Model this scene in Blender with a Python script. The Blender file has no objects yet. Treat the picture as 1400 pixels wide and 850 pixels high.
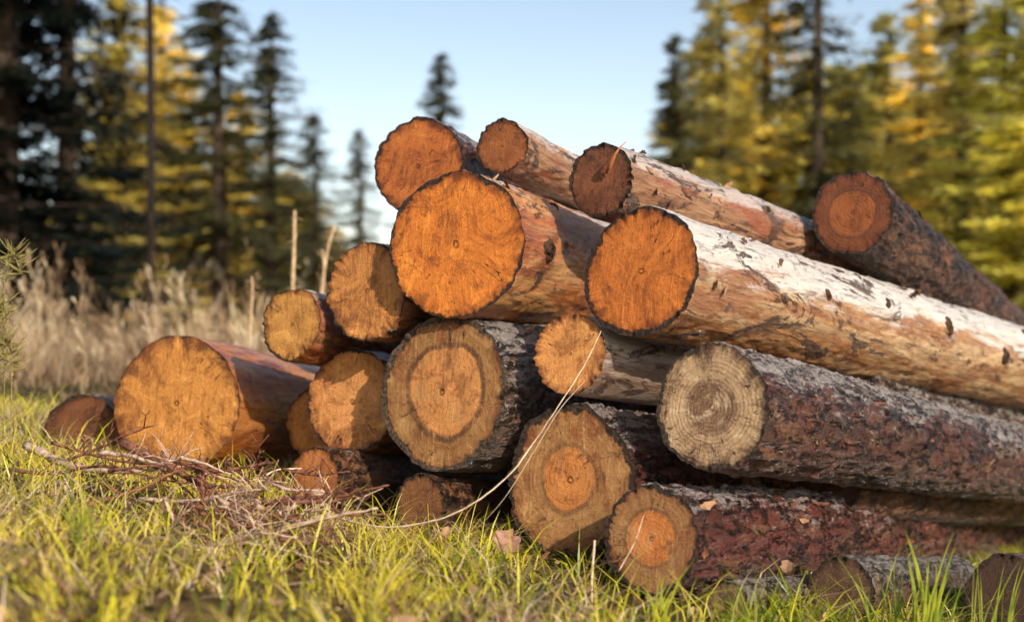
import bpy, math, random
import numpy as np
from mathutils import Vector, Matrix
random.seed(7); rng = np.random.default_rng(7)
SC = bpy.context.scene; COL = SC.collection
F = 1944.4; CAMZ = 0.667; TH = math.atan(25/F)
SC.view_settings.view_transform = 'Standard'; SC.view_settings.look = 'None'; SC.view_settings.exposure = 0
FWD = Vector((0, math.cos(TH), math.sin(TH))); UP = Vector((0, -math.sin(TH), math.cos(TH))); CAM = Vector((0, 0, CAMZ))
def raydir(px, py): return FWD + Vector((1, 0, 0))*((px-700)/F) + UP*((425-py)/F)
def at(px, py, Z): return CAM + raydir(px, py)*Z

# ---------- numeric noise ----------
TAB = rng.random(4096*2)
def _h(i, j, k): return TAB[(i*73 + j*1237 + k*3571) & 4095]
def vnoise(x, y, z):
    x, y, z = np.broadcast_arrays(np.asarray(x, float), np.asarray(y, float), np.asarray(z, float))
    i = np.floor(x).astype(int); j = np.floor(y).astype(int); k = np.floor(z).astype(int)
    u, v, w = x-i, y-j, z-k
    u = u*u*(3-2*u); v = v*v*(3-2*v); w = w*w*(3-2*w)
    r = 0
    for a in (0, 1):
        for b in (0, 1):
            for c in (0, 1):
                r = r + _h(i+a, j+b, k+c)*(u if a else 1-u)*(v if b else 1-v)*(w if c else 1-w)
    return r*2-1
def G(x, y):
    x = np.asarray(x, float); y = np.asarray(y, float)
    g = -.17*3.5*np.tanh((x-.35)/3.5) - .1*np.tanh((y-3.6)/4)
    return g + .018*vnoise(x*1.7, y*1.7, 3.3) + .014*vnoise(x*6, y*6, 1.3)
def Gs(x, y): return float(G(x, y))

# ---------- mesh helpers ----------
def mesh_np(name, verts, quads=None, tris=None, smooth=True):
    me = bpy.data.meshes.new(name)
    verts = np.asarray(verts, np.float32).reshape(-1, 3)
    q = np.zeros((0, 4), np.int32) if quads is None else np.asarray(quads, np.int32).reshape(-1, 4)
    t = np.zeros((0, 3), np.int32) if tris is None else np.asarray(tris, np.int32).reshape(-1, 3)
    me.vertices.add(len(verts)); me.vertices.foreach_set('co', verts.ravel())
    nl = q.size + t.size
    me.loops.add(nl); me.loops.foreach_set('vertex_index', np.concatenate([q.ravel(), t.ravel()]))
    me.polygons.add(len(q)+len(t))
    ls = np.concatenate([np.arange(len(q))*4, q.size + np.arange(len(t))*3]).astype(np.int32)
    me.polygons.foreach_set('loop_start', ls)
    me.polygons.foreach_set('use_smooth', np.full(len(q)+len(t), smooth))
    me.update(calc_edges=True); me.validate()
    return me
def attr(me, name, data, typ='FLOAT'):
    a = me.attributes.new(name, typ, 'POINT')
    a.data.foreach_set('vector' if typ == 'FLOAT_VECTOR' else 'value', np.asarray(data, np.float32).ravel())
def link(name, me, mat=None, parent=None):
    o = bpy.data.objects.new(name, me); COL.objects.link(o)
    if mat: me.materials.append(mat)
    if parent: o.parent = parent
    return o
def tag(o, label, cat, group=None, kind=None):
    if label: o['label'] = label
    if cat: o['category'] = cat
    if group: o['group'] = group
    if kind: o['kind'] = kind
    return o
def empty(name, loc=(0, 0, 0)):
    o = bpy.data.objects.new(name, None); COL.objects.link(o); o.location = loc; o.empty_display_size = .1
    return o
class MB:
    def __init__(s): s.v = []; s.f = []
    def tube(s, pts, rad, seg=6):
        pts = [Vector(p) for p in pts]; n = len(pts); b = len(s.v)
        if not hasattr(rad, '__len__'): rad = [rad]*n
        for i, p in enumerate(pts):
            t = (pts[min(i+1, n-1)]-pts[max(i-1, 0)]).normalized()
            a = t.cross(Vector((.31, .2, .93))); 
            if a.length < .1: a = t.cross(Vector((1, 0, 0)))
            a.normalize(); c = t.cross(a)
            for k in range(seg):
                an = 2*math.pi*k/seg
                s.v.append(p + (a*math.cos(an)+c*math.sin(an))*rad[i])
        for i in range(n-1):
            for k in range(seg):
                k2 = (k+1) % seg
                s.f.append((b+i*seg+k, b+i*seg+k2, b+(i+1)*seg+k2, b+(i+1)*seg+k))
        s.f.append(tuple(b+k for k in range(seg))[::-1]); s.f.append(tuple(b+(n-1)*seg+k for k in range(seg)))
    def build(s, name, mat, parent=None, smooth=True):
        me = bpy.data.meshes.new(name); me.from_pydata([tuple(p) for p in s.v], [], s.f)
        me.polygons.foreach_set('use_smooth', [smooth]*len(me.polygons)); me.update()
        return link(name, me, mat, parent)

# ---------- node helpers ----------
class NT:
    def __init__(s, name):
        s.m = bpy.data.materials.new(name); s.m.use_nodes = True; s.t = s.m.node_tree; s.t.nodes.clear()
        s.out = s.t.nodes.new('ShaderNodeOutputMaterial')
    def n(s, typ, ins=None, **pr):
        nd = s.t.nodes.new('ShaderNode'+typ)
        for k, v in pr.items(): setattr(nd, k, v)
        for k, v in (ins or {}).items(): s.set(nd.inputs[k], v)
        return nd
    def set(s, sock, v):
        if isinstance(v, bpy.types.NodeSocket): s.t.links.new(v, sock)
        else:
            if sock.type == 'RGBA' and len(v) == 3: v = (*v, 1)
            sock.default_value = v
    def math(s, op, a, b=0.0, c=None, clamp=False):
        nd = s.t.nodes.new('ShaderNodeMath'); nd.operation = op; nd.use_clamp = clamp
        s.set(nd.inputs[0], a); s.set(nd.inputs[1], b)
        if c is not None: s.set(nd.inputs[2], c)
        return nd.outputs[0]
    def mix(s, f, a, b, blend='MIX'):
        nd = s.t.nodes.new('ShaderNodeMix'); nd.data_type = 'RGBA'; nd.blend_type = blend
        s.set(nd.inputs[0], f); s.set(nd.inputs[6], a); s.set(nd.inputs[7], b)
        return nd.outputs[2]
    def noise(s, vec, scale, detail=4, rough=.55, dist=0, col=False):
        nd = s.n('TexNoise', {'Vector': vec, 'Scale': float(scale), 'Detail': float(detail), 'Roughness': rough, 'Distortion': float(dist)})
        return nd.outputs['Color' if col else 'Fac']
    def mapr(s, v, a, b, c=0., d=1., smooth=True):
        nd = s.t.nodes.new('ShaderNodeMapRange'); nd.interpolation_type = 'SMOOTHSTEP' if smooth else 'LINEAR'
        for i, q in enumerate((v, a, b, c, d)): s.set(nd.inputs[i], q)
        return nd.outputs[0]
    def mp(s, vec, loc=(0, 0, 0), rot=(0, 0, 0), scale=(1, 1, 1)):
        return s.n('Mapping', {'Vector': vec, 'Location': loc, 'Rotation': rot, 'Scale': scale}).outputs[0]
    def obj(s): return s.n('TexCoord').outputs['Object']
    def at(s, name, o='Fac'): return s.n('Attribute', attribute_name=name).outputs[o]
    def bump(s, h, strength=.5, dist=.01, nrm=None):
        ins = {'Height': h, 'Strength': strength, 'Distance': dist}
        if nrm: ins['Normal'] = nrm
        return s.n('Bump', ins).outputs[0]
    def pbr(s, col, rough=.8, nrm=None, spec=.3):
        ins = {'Base Color': col, 'Roughness': rough, 'Specular IOR Level': spec}
        if nrm: ins['Normal'] = nrm
        b = s.n('BsdfPrincipled', ins); s.t.links.new(b.outputs[0], s.out.inputs[0]); return b

def face_mat(seed, cin, cout, heart=.6, K=26, rim=.94, ring=.45, saw=.35, grime=.5, sawrot=.6, bark=(.10, .05, .028), crack=.54, halo=0.):
    s = NT('sawn_wood'); oc = s.mp(s.obj(), loc=(seed*3.1, seed*1.7, seed))
    rn = s.at('rn'); rd = s.at('rd'); pol = s.mp(s.at('pol', 'Vector'), loc=(seed, seed*2.3, 0))
    nb = s.noise(oc, 5, 5, .6, .4); nm = s.noise(oc, 24, 7, .7, .5); nf = s.noise(oc, 190, 6, .8); n2 = s.noise(oc, 8, 9, .74, 1.4)
    hr = s.math('ADD', s.math('ADD', s.math('MULTIPLY', rn, .4), s.math('MULTIPLY', rd, .6)), s.math('MULTIPLY', s.math('SUBTRACT', nb, .5), .3))
    c = s.mix(s.mapr(hr, heart-.03, heart+.03), cin, cout)
    dk = (cin[0]*.34, cin[1]*.24, cin[2]*.22); lt = (min(1, cout[0]*1.5), cout[1]*1.75, cout[2]*2.1)
    c = s.mix(s.mapr(n2, .49, .62, 0, .7), c, dk)
    c = s.mix(s.mapr(n2, .47, .34, 0, .75), c, lt)
    if halo:
        hd = s.math('ABSOLUTE', s.math('SUBTRACT', hr, heart+.03))
        c = s.mix(s.math('MULTIPLY', s.mapr(hd, .06, .015), s.mapr(nm, .35, .55, halo*.5, halo)), c, (.085, .032, .014))
    cen = s.mapr(rd, .05, .30)
    ph = s.math('ADD', s.math('MULTIPLY', rd, K*6.283), s.math('MULTIPLY', nb, 7.))
    sn = s.math('POWER', s.math('MULTIPLY_ADD', s.math('SINE', ph), .5, .5), 2.2)
    cv = s.n('CombineXYZ', {0: s.math('MULTIPLY_ADD', rd, 13., s.math('MULTIPLY', nb, 1.4)), 1: float(seed), 2: 0.}).outputs[0]
    band = s.math('MULTIPLY', s.mapr(s.noise(cv, 1.0, 5, .7), .38, .62), cen)
    rf = s.math('MULTIPLY', s.math('MULTIPLY', sn, s.math('MULTIPLY', cen, ring)), s.math('MULTIPLY', s.math('MULTIPLY_ADD', band, .7, .2), s.mapr(nm, .40, .56, .1, 1.)))
    c = s.mix(rf, c, dk)
    c = s.mix(s.math('MULTIPLY', s.math('MULTIPLY', band, s.mapr(nb, .40, .6, .15, 1.)), ring*.7), c, (cout[0]*.55, cout[1]*.42, cout[2]*.4))
    st = s.noise(pol, 12, 7, .75)
    c = s.mix(s.math('MULTIPLY', s.mapr(st, .52, .76, 0, .5), cen), c, dk)
    c = s.mix(s.math('MULTIPLY', s.mapr(st, .48, .28, 0, .3), cen), c, lt)
    wob = s.n('VectorMath', {0: s.mp(oc, rot=(0, 0, sawrot), scale=(1, .07, 1)), 1: s.n('VectorMath', {0: s.noise(oc, 3, 2, col=True), 1: (.10, .10, .1)}, operation='MULTIPLY').outputs[0]}, operation='ADD').outputs[0]
    wv = s.noise(wob, 100, 5, .75)
    msk = s.mapr(nb, .38, .58, .35, 1.)
    c = s.mix(s.math('MULTIPLY', s.math('MULTIPLY', s.mapr(wv, .53, .68), msk), min(1, saw*1.7)), c, lt)
    c = s.mix(s.math('MULTIPLY', s.math('MULTIPLY', s.mapr(wv, .47, .34), msk), min(1, saw*1.5)), c, dk)
    c = s.mix(s.mapr(nm, .54, .66, 0, grime), c, (.06, .022, .009))
    c = s.mix(s.mapr(nf, .55, .67, 0, .8), c, dk)
    c = s.mix(s.mapr(nf, .46, .34, 0, .75), c, lt)
    c = s.mix(s.mapr(s.math('ADD', rn, s.math('MULTIPLY', s.math('SUBTRACT', n2, .5), .8)), .76, 1.06, 0, .85), c, (dk[0]*.6, dk[1]*.5, dk[2]*.5))
    ck = s.math('ABSOLUTE', s.math('SUBTRACT', s.noise(pol, 2.6, 4, .6), .5))
    ckm = s.math('MULTIPLY', s.mapr(ck, .010, .002), s.math('MULTIPLY', s.mapr(rn, .25, .5), s.mapr(rn, .96, .75)))
    ckm = s.math('MULTIPLY', ckm, s.mapr(s.noise(oc, 9, 3), crack, crack+.06))
    c = s.mix(ckm, c, (.015, .007, .004))
    rr = s.math('ADD', rn, s.math('ADD', s.math('MULTIPLY', s.math('SUBTRACT', s.noise(oc, 60, 5, .75), .5), .14), s.math('MULTIPLY', s.math('SUBTRACT', s.noise(pol, 1.6, 7, .75), .5), .44)))
    rm = s.mapr(rr, rim+.01, rim+.03)
    bn = s.noise(oc, 80, 5, .75); bc = s.mix(s.mapr(bn, .35, .7), (.008, .005, .004), bark)
    c = s.mix(rm, c, bc)
    h = s.math('ADD', s.math('MULTIPLY', s.math('MULTIPLY', wv, msk), 1.1), s.math('ADD', s.math('MULTIPLY', nf, 1.1), s.math('MULTIPLY', sn, .3*ring)))
    h = s.math('SUBTRACT', h, s.math('MULTIPLY', ckm, 2.0)); h = s.math('ADD', h, s.math('MULTIPLY', nm, 1.3))
    h = s.math('ADD', h, s.math('MULTIPLY', rm, s.math('MULTIPLY', bn, 3.)))
    s.pbr(c, .6, s.bump(h, 1., .005), .4)
    return s.m

def peeled_mat(seed, base=(.36, .12, .03), pale=(.50, .30, .15), dark=(.05, .02, .012), patch=.5, weather_sheen=.5, grey=(.66, .62, .60), rough=.30, red=(.30, .07, .018), speck=1., upk=.30):
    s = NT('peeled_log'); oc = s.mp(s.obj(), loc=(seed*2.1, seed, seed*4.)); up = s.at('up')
    sl = s.mp(oc, scale=(1, 1, .10)); sm = s.mp(oc, scale=(1, 1, .35))
    fib = s.noise(sl, 55, 7, .76); mid = s.noise(sl, 12, 7, .7, 1.); fine = s.noise(oc, 150, 5, .75); blot = s.noise(s.mp(oc, scale=(1, 1, .16)), 11, 8, .74, .8)
    c = s.mix(s.mapr(mid, .42, .58), base, pale)
    rd_ = s.noise(sm, 6, 7, .7, .5)
    c = s.mix(s.mapr(rd_, .48, .58, 0, .9), c, red)
    wsheen = s.math('ADD', s.math('MULTIPLY', up, upk), s.math('ADD', s.math('MULTIPLY', blot, .9), s.math('MULTIPLY', mid, .4)))
    c = s.mix(s.mapr(wsheen, .97-weather_sheen*.3, 1.10-weather_sheen*.3, 0, .9), c, grey)  # grey weathering plus painted whitish sky sheen, stronger on the upper side
    c = s.mix(s.mapr(fib, .52, .66, 0, .85), c, dark)
    c = s.mix(s.mapr(fib, .44, .30, 0, .5), c, pale)
    bp = s.noise(sm, 7, 9, .75, 1.4)
    bm = s.mapr(bp, 1.08-patch, 1.10-patch)
    c = s.mix(bm, c, s.mix(s.mapr(fine, .35, .65), (.015, .008, .006), (.20, .09, .05)))
    fl = s.noise(s.mp(oc, scale=(1, 1, .8)), 11, 7, .75, 1.)
    c = s.mix(s.mapr(fl, .59, .65, 0, .85*speck), c, dark)
    c = s.mix(s.mapr(fine, .60, .74, 0, .5*speck), c, dark)
    h = s.math('ADD', s.math('MULTIPLY', fib, 1.3), s.math('ADD', s.math('MULTIPLY', bm, 1.6), s.math('MULTIPLY', fine, .4)))
    h = s.math('ADD', h, s.math('MULTIPLY', mid, 2.2))
    s.pbr(c, s.mapr(blot, .35, .65, rough-.12, rough+.14), s.bump(h, 1., .007), 1.)
    return s.m
def bark_mat(seed, base=(.12, .05, .03), red=(.24, .075, .04), grey=(.52, .46, .45), greyamt=.5, scale=20., rough=.25, spec=1.):
    s = NT('rough_bark'); oc = s.mp(s.obj(), loc=(seed*1.3, seed*2., seed*3.)); up = s.at('up')
    wob = s.noise(oc, 14, 4, .7, col=True)
    v = s.n('VectorMath', {0: s.mp(oc, scale=(1, 1, .32)), 1: s.n('VectorMath', {0: wob, 1: (.09, .09, .06)}, operation='MULTIPLY').outputs[0]}, operation='ADD').outputs[0]
    vo = s.n('TexVoronoi', {'Vector': v, 'Scale': scale, 'Randomness': 1.}, feature='DISTANCE_TO_EDGE').outputs['Distance']
    vo2 = s.n('TexVoronoi', {'Vector': v, 'Scale': scale*2.6, 'Randomness': 1.}, feature='DISTANCE_TO_EDGE').outputs['Distance']
    st = s.mp(oc, scale=(1, 1, .3))
    big = s.noise(s.mp(oc, scale=(1, 1, .5)), 6, 6, .7, .5); fine = s.noise(s.mp(oc, scale=(1, 1, .6)), 110, 6, .8); mid = s.noise(st, 34, 7, .78, .6); m2 = s.noise(st, 13, 8, .78, 1.2)
    c = s.mix(s.mapr(big, .44, .56), base, red)
    c = s.mix(s.mapr(m2, .5, .60, 0, .85), c, (.42, .19, .08))
    g = s.math('ADD', s.math('MULTIPLY', up, .14), s.math('ADD', s.math('MULTIPLY', m2, .5), s.math('MULTIPLY', mid, .6)))
    c = s.mix(s.mapr(g, .77-greyamt*.28, .81-greyamt*.28, 0, .95), c, grey)  # grey flakes, denser upward; their pale grey also paints the bark highlight
    c = s.mix(s.mapr(fine, .48, .62, 0, .75), c, (.03, .014, .01))
    crack = s.mapr(s.math('ADD', vo, s.math('MULTIPLY', s.math('SUBTRACT', mid, .5), .55)), .085, .0)
    cr2 = s.mapr(s.math('ADD', vo2, s.math('MULTIPLY', s.math('SUBTRACT', fine, .5), .5)), .06, -.02)
    c = s.mix(s.math('MULTIPLY', crack, .94), c, (.008, .005, .004)); c = s.mix(s.math('MULTIPLY', cr2, .6), c, (.015, .008, .006))
    h = s.math('ADD', s.mapr(vo, 0, .22, 0, 1.1), s.math('ADD', s.math('MULTIPLY', fine, .8), s.math('MULTIPLY', mid, 2.2)))
    h = s.math('ADD', h, s.math('MULTIPLY', m2, 3.2)); h = s.math('SUBTRACT', h, s.math('MULTIPLY', crack, 1.2))
    s.pbr(c, s.mapr(mid, .35, .65, rough, rough+.22), s.bump(h, 1.0, .015), spec)
    return s.m
def simple_mat(name, c1, c2, scale=20, rough=.8, spec=.3, transl=0):
    s = NT(name); oc = s.obj(); n = s.noise(oc, scale, 5, .7)
    c = s.mix(s.mapr(n, .3, .7), c1, c2)
    b = s.pbr(c, rough, s.bump(n, .5, .003), spec)
    if transl:
        t = s.n('BsdfTranslucent', {'Color': c}); mx = s.n('MixShader', {0: transl, 1: b.outputs[0], 2: t.outputs[0]})
        s.t.links.new(mx.outputs[0], s.out.inputs[0])
    return s.m
def blade_mat(name, stops, transl=.45):
    s = NT(name); t = s.at('tint'); r = s.n('ValToRGB', {0: t}); el = r.color_ramp.elements
    while len(el) < len(stops): el.new(.5)
    for e, (p, c) in zip(el, stops): e.position = p; e.color = (*c, 1)
    b = s.pbr(r.outputs[0], .38, None, .6); tr = s.n('BsdfTranslucent', {'Color': r.outputs[0]})
    mx = s.n('MixShader', {0: transl, 1: b.outputs[0], 2: tr.outputs[0]}); s.t.links.new(mx.outputs[0], s.out.inputs[0])
    return s.m

KNOT = simple_mat('knot_wood', (.012, .007, .005), (.10, .045, .022), 60)
FLAKE = simple_mat('loose_bark', (.05, .02, .012), (.24, .09, .04), 50, .7)
FLAKEP = simple_mat('pale_inner_bark', (.22, .10, .05), (.42, .24, .13), 50, .7)

# ---------- logs ----------
LOGS = []
def make_log(cx, cy, ry, Z, vp, L, side, face, label, group='felled logs stacked in the pile', kx=1., seed=0, rough=.004, wob=.035, taper=.02, knots=(), flakes=0, pith=(.0, .0), na=144, bend=.01):
    d = raydir(*vp).normalized(); P = at(cx, cy, Z); r = ry/F*Z
    y = (Vector((0, 0, 1)) - d*d.z).normalized(); x = y.cross(d)
    M = Matrix((( x.x, y.x, d.x, P.x), (x.y, y.y, d.y, P.y), (x.z, y.z, d.z, P.z), (0, 0, 0, 1)))
    root = empty('felled_log'); root.matrix_world = M
    tag(root, label, 'log', group)
    th = np.linspace(0, 2*np.pi, na, endpoint=False); ct, st = np.cos(th), np.sin(th)
    def Rf(ct, st): return r*(1 + wob*vnoise(ct*1.1+seed*7, st*1.1, seed*3.) + wob*.45*vnoise(ct*3.3+seed, st*3.3, seed*5.))
    R0 = Rf(ct, st)
    ze = .007*vnoise(ct*9+seed, st*9, 2.)+.005*vnoise(ct*23+seed, st*23, 4.)
    zs = np.concatenate([np.arange(0, min(L, 1.9), .0105), np.arange(min(L, 1.9), L, .026), [L]]) if L > 1.9 else np.append(np.arange(0, L, .0105), L)
    zz = zs[:, None]
    cx_, cy_ = ct[None, :], st[None, :]
    f = 1 - taper*zz + .03*vnoise(cx_*1.3, cy_*1.3, zz*1.6+seed*9) + .016*vnoise(cx_*4, cy_*4, zz*5+seed*3)
    disp = rough*(vnoise(cx_*r*55, cy_*r*55, zz*20+seed) + .7*vnoise(cx_*r*120, cy_*r*120, zz*50)+ 1.2*np.abs(vnoise(cx_*r*30, cy_*r*30, zz*9+seed*2)))
    disp = disp*np.clip(zz/.01, .5, 1)
    RR = R0[None, :]*f + disp
    for (ka, kz, kr) in knots:
        a = math.radians(ka); da = np.abs((th-a+np.pi) % (2*np.pi)-np.pi)*r
        RR = RR + kr*.6*np.exp(-((da[None, :]**2 + (zz-kz)**2*.6)/(kr*1.5)**2))
    bx = bend*np.sin(zz*1.1+seed)-bend*math.sin(seed); by = bend*.6*np.sin(zz*.9+seed*2)-bend*.6*math.sin(seed*2)
    X = RR*cx_*kx + bx; Y = RR*cy_ + by; ZZ = zz + np.where(zz < .001, ze[None, :], 0)*1.0 + 0*cx_
    V = np.stack([X, Y, ZZ], -1)
    n = len(zs); idx = np.arange(n*na).reshape(n, na); nx = np.roll(idx, -1, 1)
    q = np.stack([idx[:-1], nx[:-1], nx[1:], idx[1:]], -1).reshape(-1, 4)
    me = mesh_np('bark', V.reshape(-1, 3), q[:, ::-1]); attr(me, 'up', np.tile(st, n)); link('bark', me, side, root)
    def cap(i, sgn, nr):
        t = np.linspace(0, 1, nr+1)[1:]
        ex, ey = V[i, :, 0], V[i, :, 1]; ox, oy = ex.mean(), ey.mean(); ez = V[i, :, 2]
        gx = ox + t[:, None]*(ex-ox)[None]; gy = oy + t[:, None]*(ey-oy)[None]
        base = zs[i]
        gz = base + (ez-base)[None]*t[:, None]**8 + sgn*(-.0035)*vnoise(gx*18+seed, gy*18, seed*1.)*(1-t[:, None]**4) - sgn*.002*(1-t[:, None]**10)
        zc = float(base - sgn*.0035*vnoise(ox*18+seed, oy*18, seed*1.) - sgn*.002)
        pts = np.concatenate([[[ox, oy, zc]], np.stack([gx, gy, gz], -1).reshape(-1, 3)])
        id_ = 1+np.arange(nr*na).reshape(nr, na); nx_ = np.roll(id_, -1, 1)
        q_ = np.stack([id_[:-1], nx_[:-1], nx_[1:], id_[1:]], -1).reshape(-1, 4)
        t_ = np.stack([np.zeros(na, int), nx_[0], id_[0]], -1)
        if sgn < 0: q_ = q_[:, ::-1]
        else: t_ = t_[:, ::-1]
        m = mesh_np('cut_face', pts, q_, t_)
        rn = np.concatenate([[0], np.repeat(t, na)])
        px_, py_ = pith[0]*r, pith[1]*r
        dd = np.hypot(pts[:, 0]-ox-px_, pts[:, 1]-oy-py_)/r; w = rn**1.5
        rd = dd*(1-w) + (rn)*w
        an = np.arctan2(pts[:, 1]-oy-py_, pts[:, 0]-ox-px_)
        attr(m, 'rn', rn); attr(m, 'rd', rd)
        attr(m, 'pol', np.stack([np.cos(an), np.sin(an), rn*.25], -1), 'FLOAT_VECTOR')
        link('cut_face', m, face, root)
    cap(0, -1, 26); cap(n-1, 1, 8)
    def surf(a, z, extra=0):
        c, s_ = math.cos(a), math.sin(a)
        j = int(round(a/(2*math.pi)*na)) % na; i = int(np.argmin(np.abs(zs-z)))
        return Vector(V[i, j]) + Vector((c, s_, 0))*extra, Vector((c*1., s_, 0))
    for (ka, kz, kr) in knots:
        a = math.radians(ka); p, nr_ = surf(a, kz, -.006)
        b = MB(); tilt = (nr_ + Vector((0, 0, random.uniform(-.3, .3)))).normalized(); h = kr*random.uniform(.3, .6)
        b.tube([p-tilt*.01, p+tilt*h*.3, p+tilt*h*.8, p+tilt*h, p+tilt*(h*.7)], [kr*1.15, kr*.95, kr*.75, kr*.5, kr*.12], 16)
        for i_ in range(len(b.v)): b.v[i_] = b.v[i_] + Vector([random.uniform(-1, 1)*kr*.10 for _ in range(3)])
        b.build('knot', KNOT, root)
    rs = random.Random(seed*13+5)
    for k in range(flakes):
        a = math.radians(rs.uniform(75, 205)); z = rs.uniform(.0, min(L, 2.6))**1.2; p, nrm = surf(a, z, .001)
        tan = Vector((-math.sin(a), math.cos(a), 0)); ln = rs.uniform(.015, .06); wd = rs.uniform(.004, .013)
        rot = rs.uniform(-.6, .6); u = (Vector((0, 0, 1))*math.cos(rot)+tan*math.sin(rot))*rs.choice([1, -1]); w_ = u.cross(nrm)
        vv = []; ff = []
        lift = rs.uniform(.004, .022)
        for i_ in range(7):
            t = i_/6
            for j_ in range(4):
                s_ = j_/3-.5; wj = wd*(1-.6*abs(t-.5)*2)*(1+rs.uniform(-.35, .35))
                vv.append(p + u*(t-.3)*ln + w_*s_*wj*2 + nrm*(lift*t*t + .3*wd*(s_*s_)*4*t + rs.uniform(0, .001)))
        for i_ in range(6):
            for j_ in range(3): ff.append((i_*4+j_, i_*4+j_+1, (i_+1)*4+j_+1, (i_+1)*4+j_))
        b = MB(); b.v = vv; b.f = ff; b.build('bark_flake', FLAKE if rs.random() < .7 else FLAKEP, root)
    LOGS.append((P.copy(), d.copy(), r, L))
    return root

peelD = peeled_mat(1, base=(.50, .15, .025), pale=(.62, .30, .10), patch=.51, weather_sheen=.35)
peelI = peeled_mat(6, base=(.50, .14, .022), pale=(.60, .23, .055), patch=.45, weather_sheen=.15, rough=.36)
peelB = peeled_mat(2, base=(.42, .18, .055), pale=(.62, .40, .20), patch=.505, weather_sheen=1.05, rough=.24, grey=(.76, .71, .66), red=(.32, .11, .03), speck=.9, upk=.4)
peelC = peeled_mat(3, base=(.30, .09, .022), pale=(.42, .2, .07), patch=.54, weather_sheen=.4)
peelK = peeled_mat(8, base=(.26, .10, .03), pale=(.44, .23, .11), patch=.54, weather_sheen=.75, grey=(.60, .50, .44), upk=.4)
peelM = peeled_mat(4, base=(.34, .20, .13), pale=(.50, .37, .28), patch=.52, weather_sheen=1.2, grey=(.60, .53, .49), speck=.4, red=(.28, .16, .10))
barkA = bark_mat(1, greyamt=.78, base=(.20, .11, .07), red=(.26, .14, .08), grey=(.62, .54, .49), spec=1.); barkN = bark_mat(5, greyamt=.56, base=(.12, .045, .026), red=(.24, .075, .04), grey=(.62, .54, .51), rough=.2); barkB = bark_mat(2, greyamt=.48, base=(.11, .035, .024), red=(.28, .065, .04), grey=(.64, .52, .50), rough=.18); barkC = bark_mat(3, greyamt=.15, base=(.06, .025, .014), red=(.20, .065, .025), spec=.6, rough=.35); barkS = bark_mat(9, greyamt=.6, base=(.14, .075, .045), red=(.22, .11, .06), grey=(.45, .38, .33), spec=.6)
ml = make_log
O1 = (.72, .205, .022); O2 = (.70, .27, .062); GB = (.56, .225, .042)
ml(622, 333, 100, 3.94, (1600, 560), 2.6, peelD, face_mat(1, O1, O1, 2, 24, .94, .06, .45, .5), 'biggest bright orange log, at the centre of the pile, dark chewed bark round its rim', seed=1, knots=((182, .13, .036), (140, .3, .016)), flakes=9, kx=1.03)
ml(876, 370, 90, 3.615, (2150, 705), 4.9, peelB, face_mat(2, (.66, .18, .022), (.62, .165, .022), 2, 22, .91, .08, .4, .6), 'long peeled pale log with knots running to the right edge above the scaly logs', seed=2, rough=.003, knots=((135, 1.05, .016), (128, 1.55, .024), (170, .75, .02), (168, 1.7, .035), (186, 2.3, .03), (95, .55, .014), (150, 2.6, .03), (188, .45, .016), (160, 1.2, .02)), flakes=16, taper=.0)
ml(605, 535, 108, 3.967, (2200, 650), 2.4, barkA, face_mat(3, (.82, .33, .09), (.44, .21, .065), .58, 14, .90, .3, .45, .45, bark=(.24, .15, .09), halo=.9), 'large log with thick grey bark ring directly below the biggest orange log', seed=3, rough=.005, wob=.05, pith=(-.1, .12), flakes=6, kx=1.03)
ml(242, 550, 92, 4.56, (1185, 645), 2.2, peelI, face_mat(4, GB, GB, 2, 24, .985, .08, .55, .5), 'large orange log lying at the left end of the pile with smooth reddish side', seed=4, rough=.002, wob=.02, flakes=2)
ml(480, 550, 72, 4.3, (1730, 650), 2.2, peelC, face_mat(5, (.76, .32, .095), (.68, .27, .07), .6, 18, .95, .28, .4, .4), 'medium orange log wedged left of the thick-barked log in the lower row', seed=5, flakes=2)
ml(500, 397, 69, 4.14, (2000, 600), 2.0, peelC, face_mat(6, O2, O2, .7, 18, .96, .22, .4, .4), 'orange log tucked behind the left side of the biggest log', seed=6, kx=1.02)
ml(398, 443, 48, 4.285, (1650, 700), 1.6, peelC, face_mat(7, (.56, .25, .05), (.54, .24, .05), 2, 14, .95, .15, .35, .5), 'small log lying on the left shoulder of the pile above the large left log', seed=7)
ml(572, 227, 65, 4.35, (1400, 600), 2.0, barkB, face_mat(8, (.46, .125, .02), (.46, .125, .02), 2, 20, .92, .15, .45, .6), 'orange-brown log on top of the pile at its upper left, above the biggest log', seed=8, flakes=6, rough=.005)
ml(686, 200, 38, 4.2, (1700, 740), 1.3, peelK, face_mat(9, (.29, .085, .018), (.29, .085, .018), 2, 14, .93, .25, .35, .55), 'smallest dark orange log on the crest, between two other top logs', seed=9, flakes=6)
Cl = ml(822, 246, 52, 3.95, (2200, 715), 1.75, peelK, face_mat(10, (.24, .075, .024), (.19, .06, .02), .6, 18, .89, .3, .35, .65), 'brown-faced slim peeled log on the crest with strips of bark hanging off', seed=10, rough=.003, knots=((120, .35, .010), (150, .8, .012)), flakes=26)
ml(1165, 290, 57, 4.62, (1820, 783), 2.6, barkC, face_mat(11, (.34, .095, .017), (.18, .048, .012), .56, 12, .93, .5, .25, .4, halo=.7), 'dark red-brown log lying apart on top at the right, slanting down to the right', seed=11, rough=.007, flakes=5)
ml(780, 483, 56, 3.733, (2000, 700), 2.4, peelM, face_mat(12, (.80, .32, .085), (.80, .32, .085), 2, 16, .99, .06, .3, .15), 'small smooth bright orange log face in the middle, under the long peeled log', seed=12, rough=.001, wob=.015, flakes=2)
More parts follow.
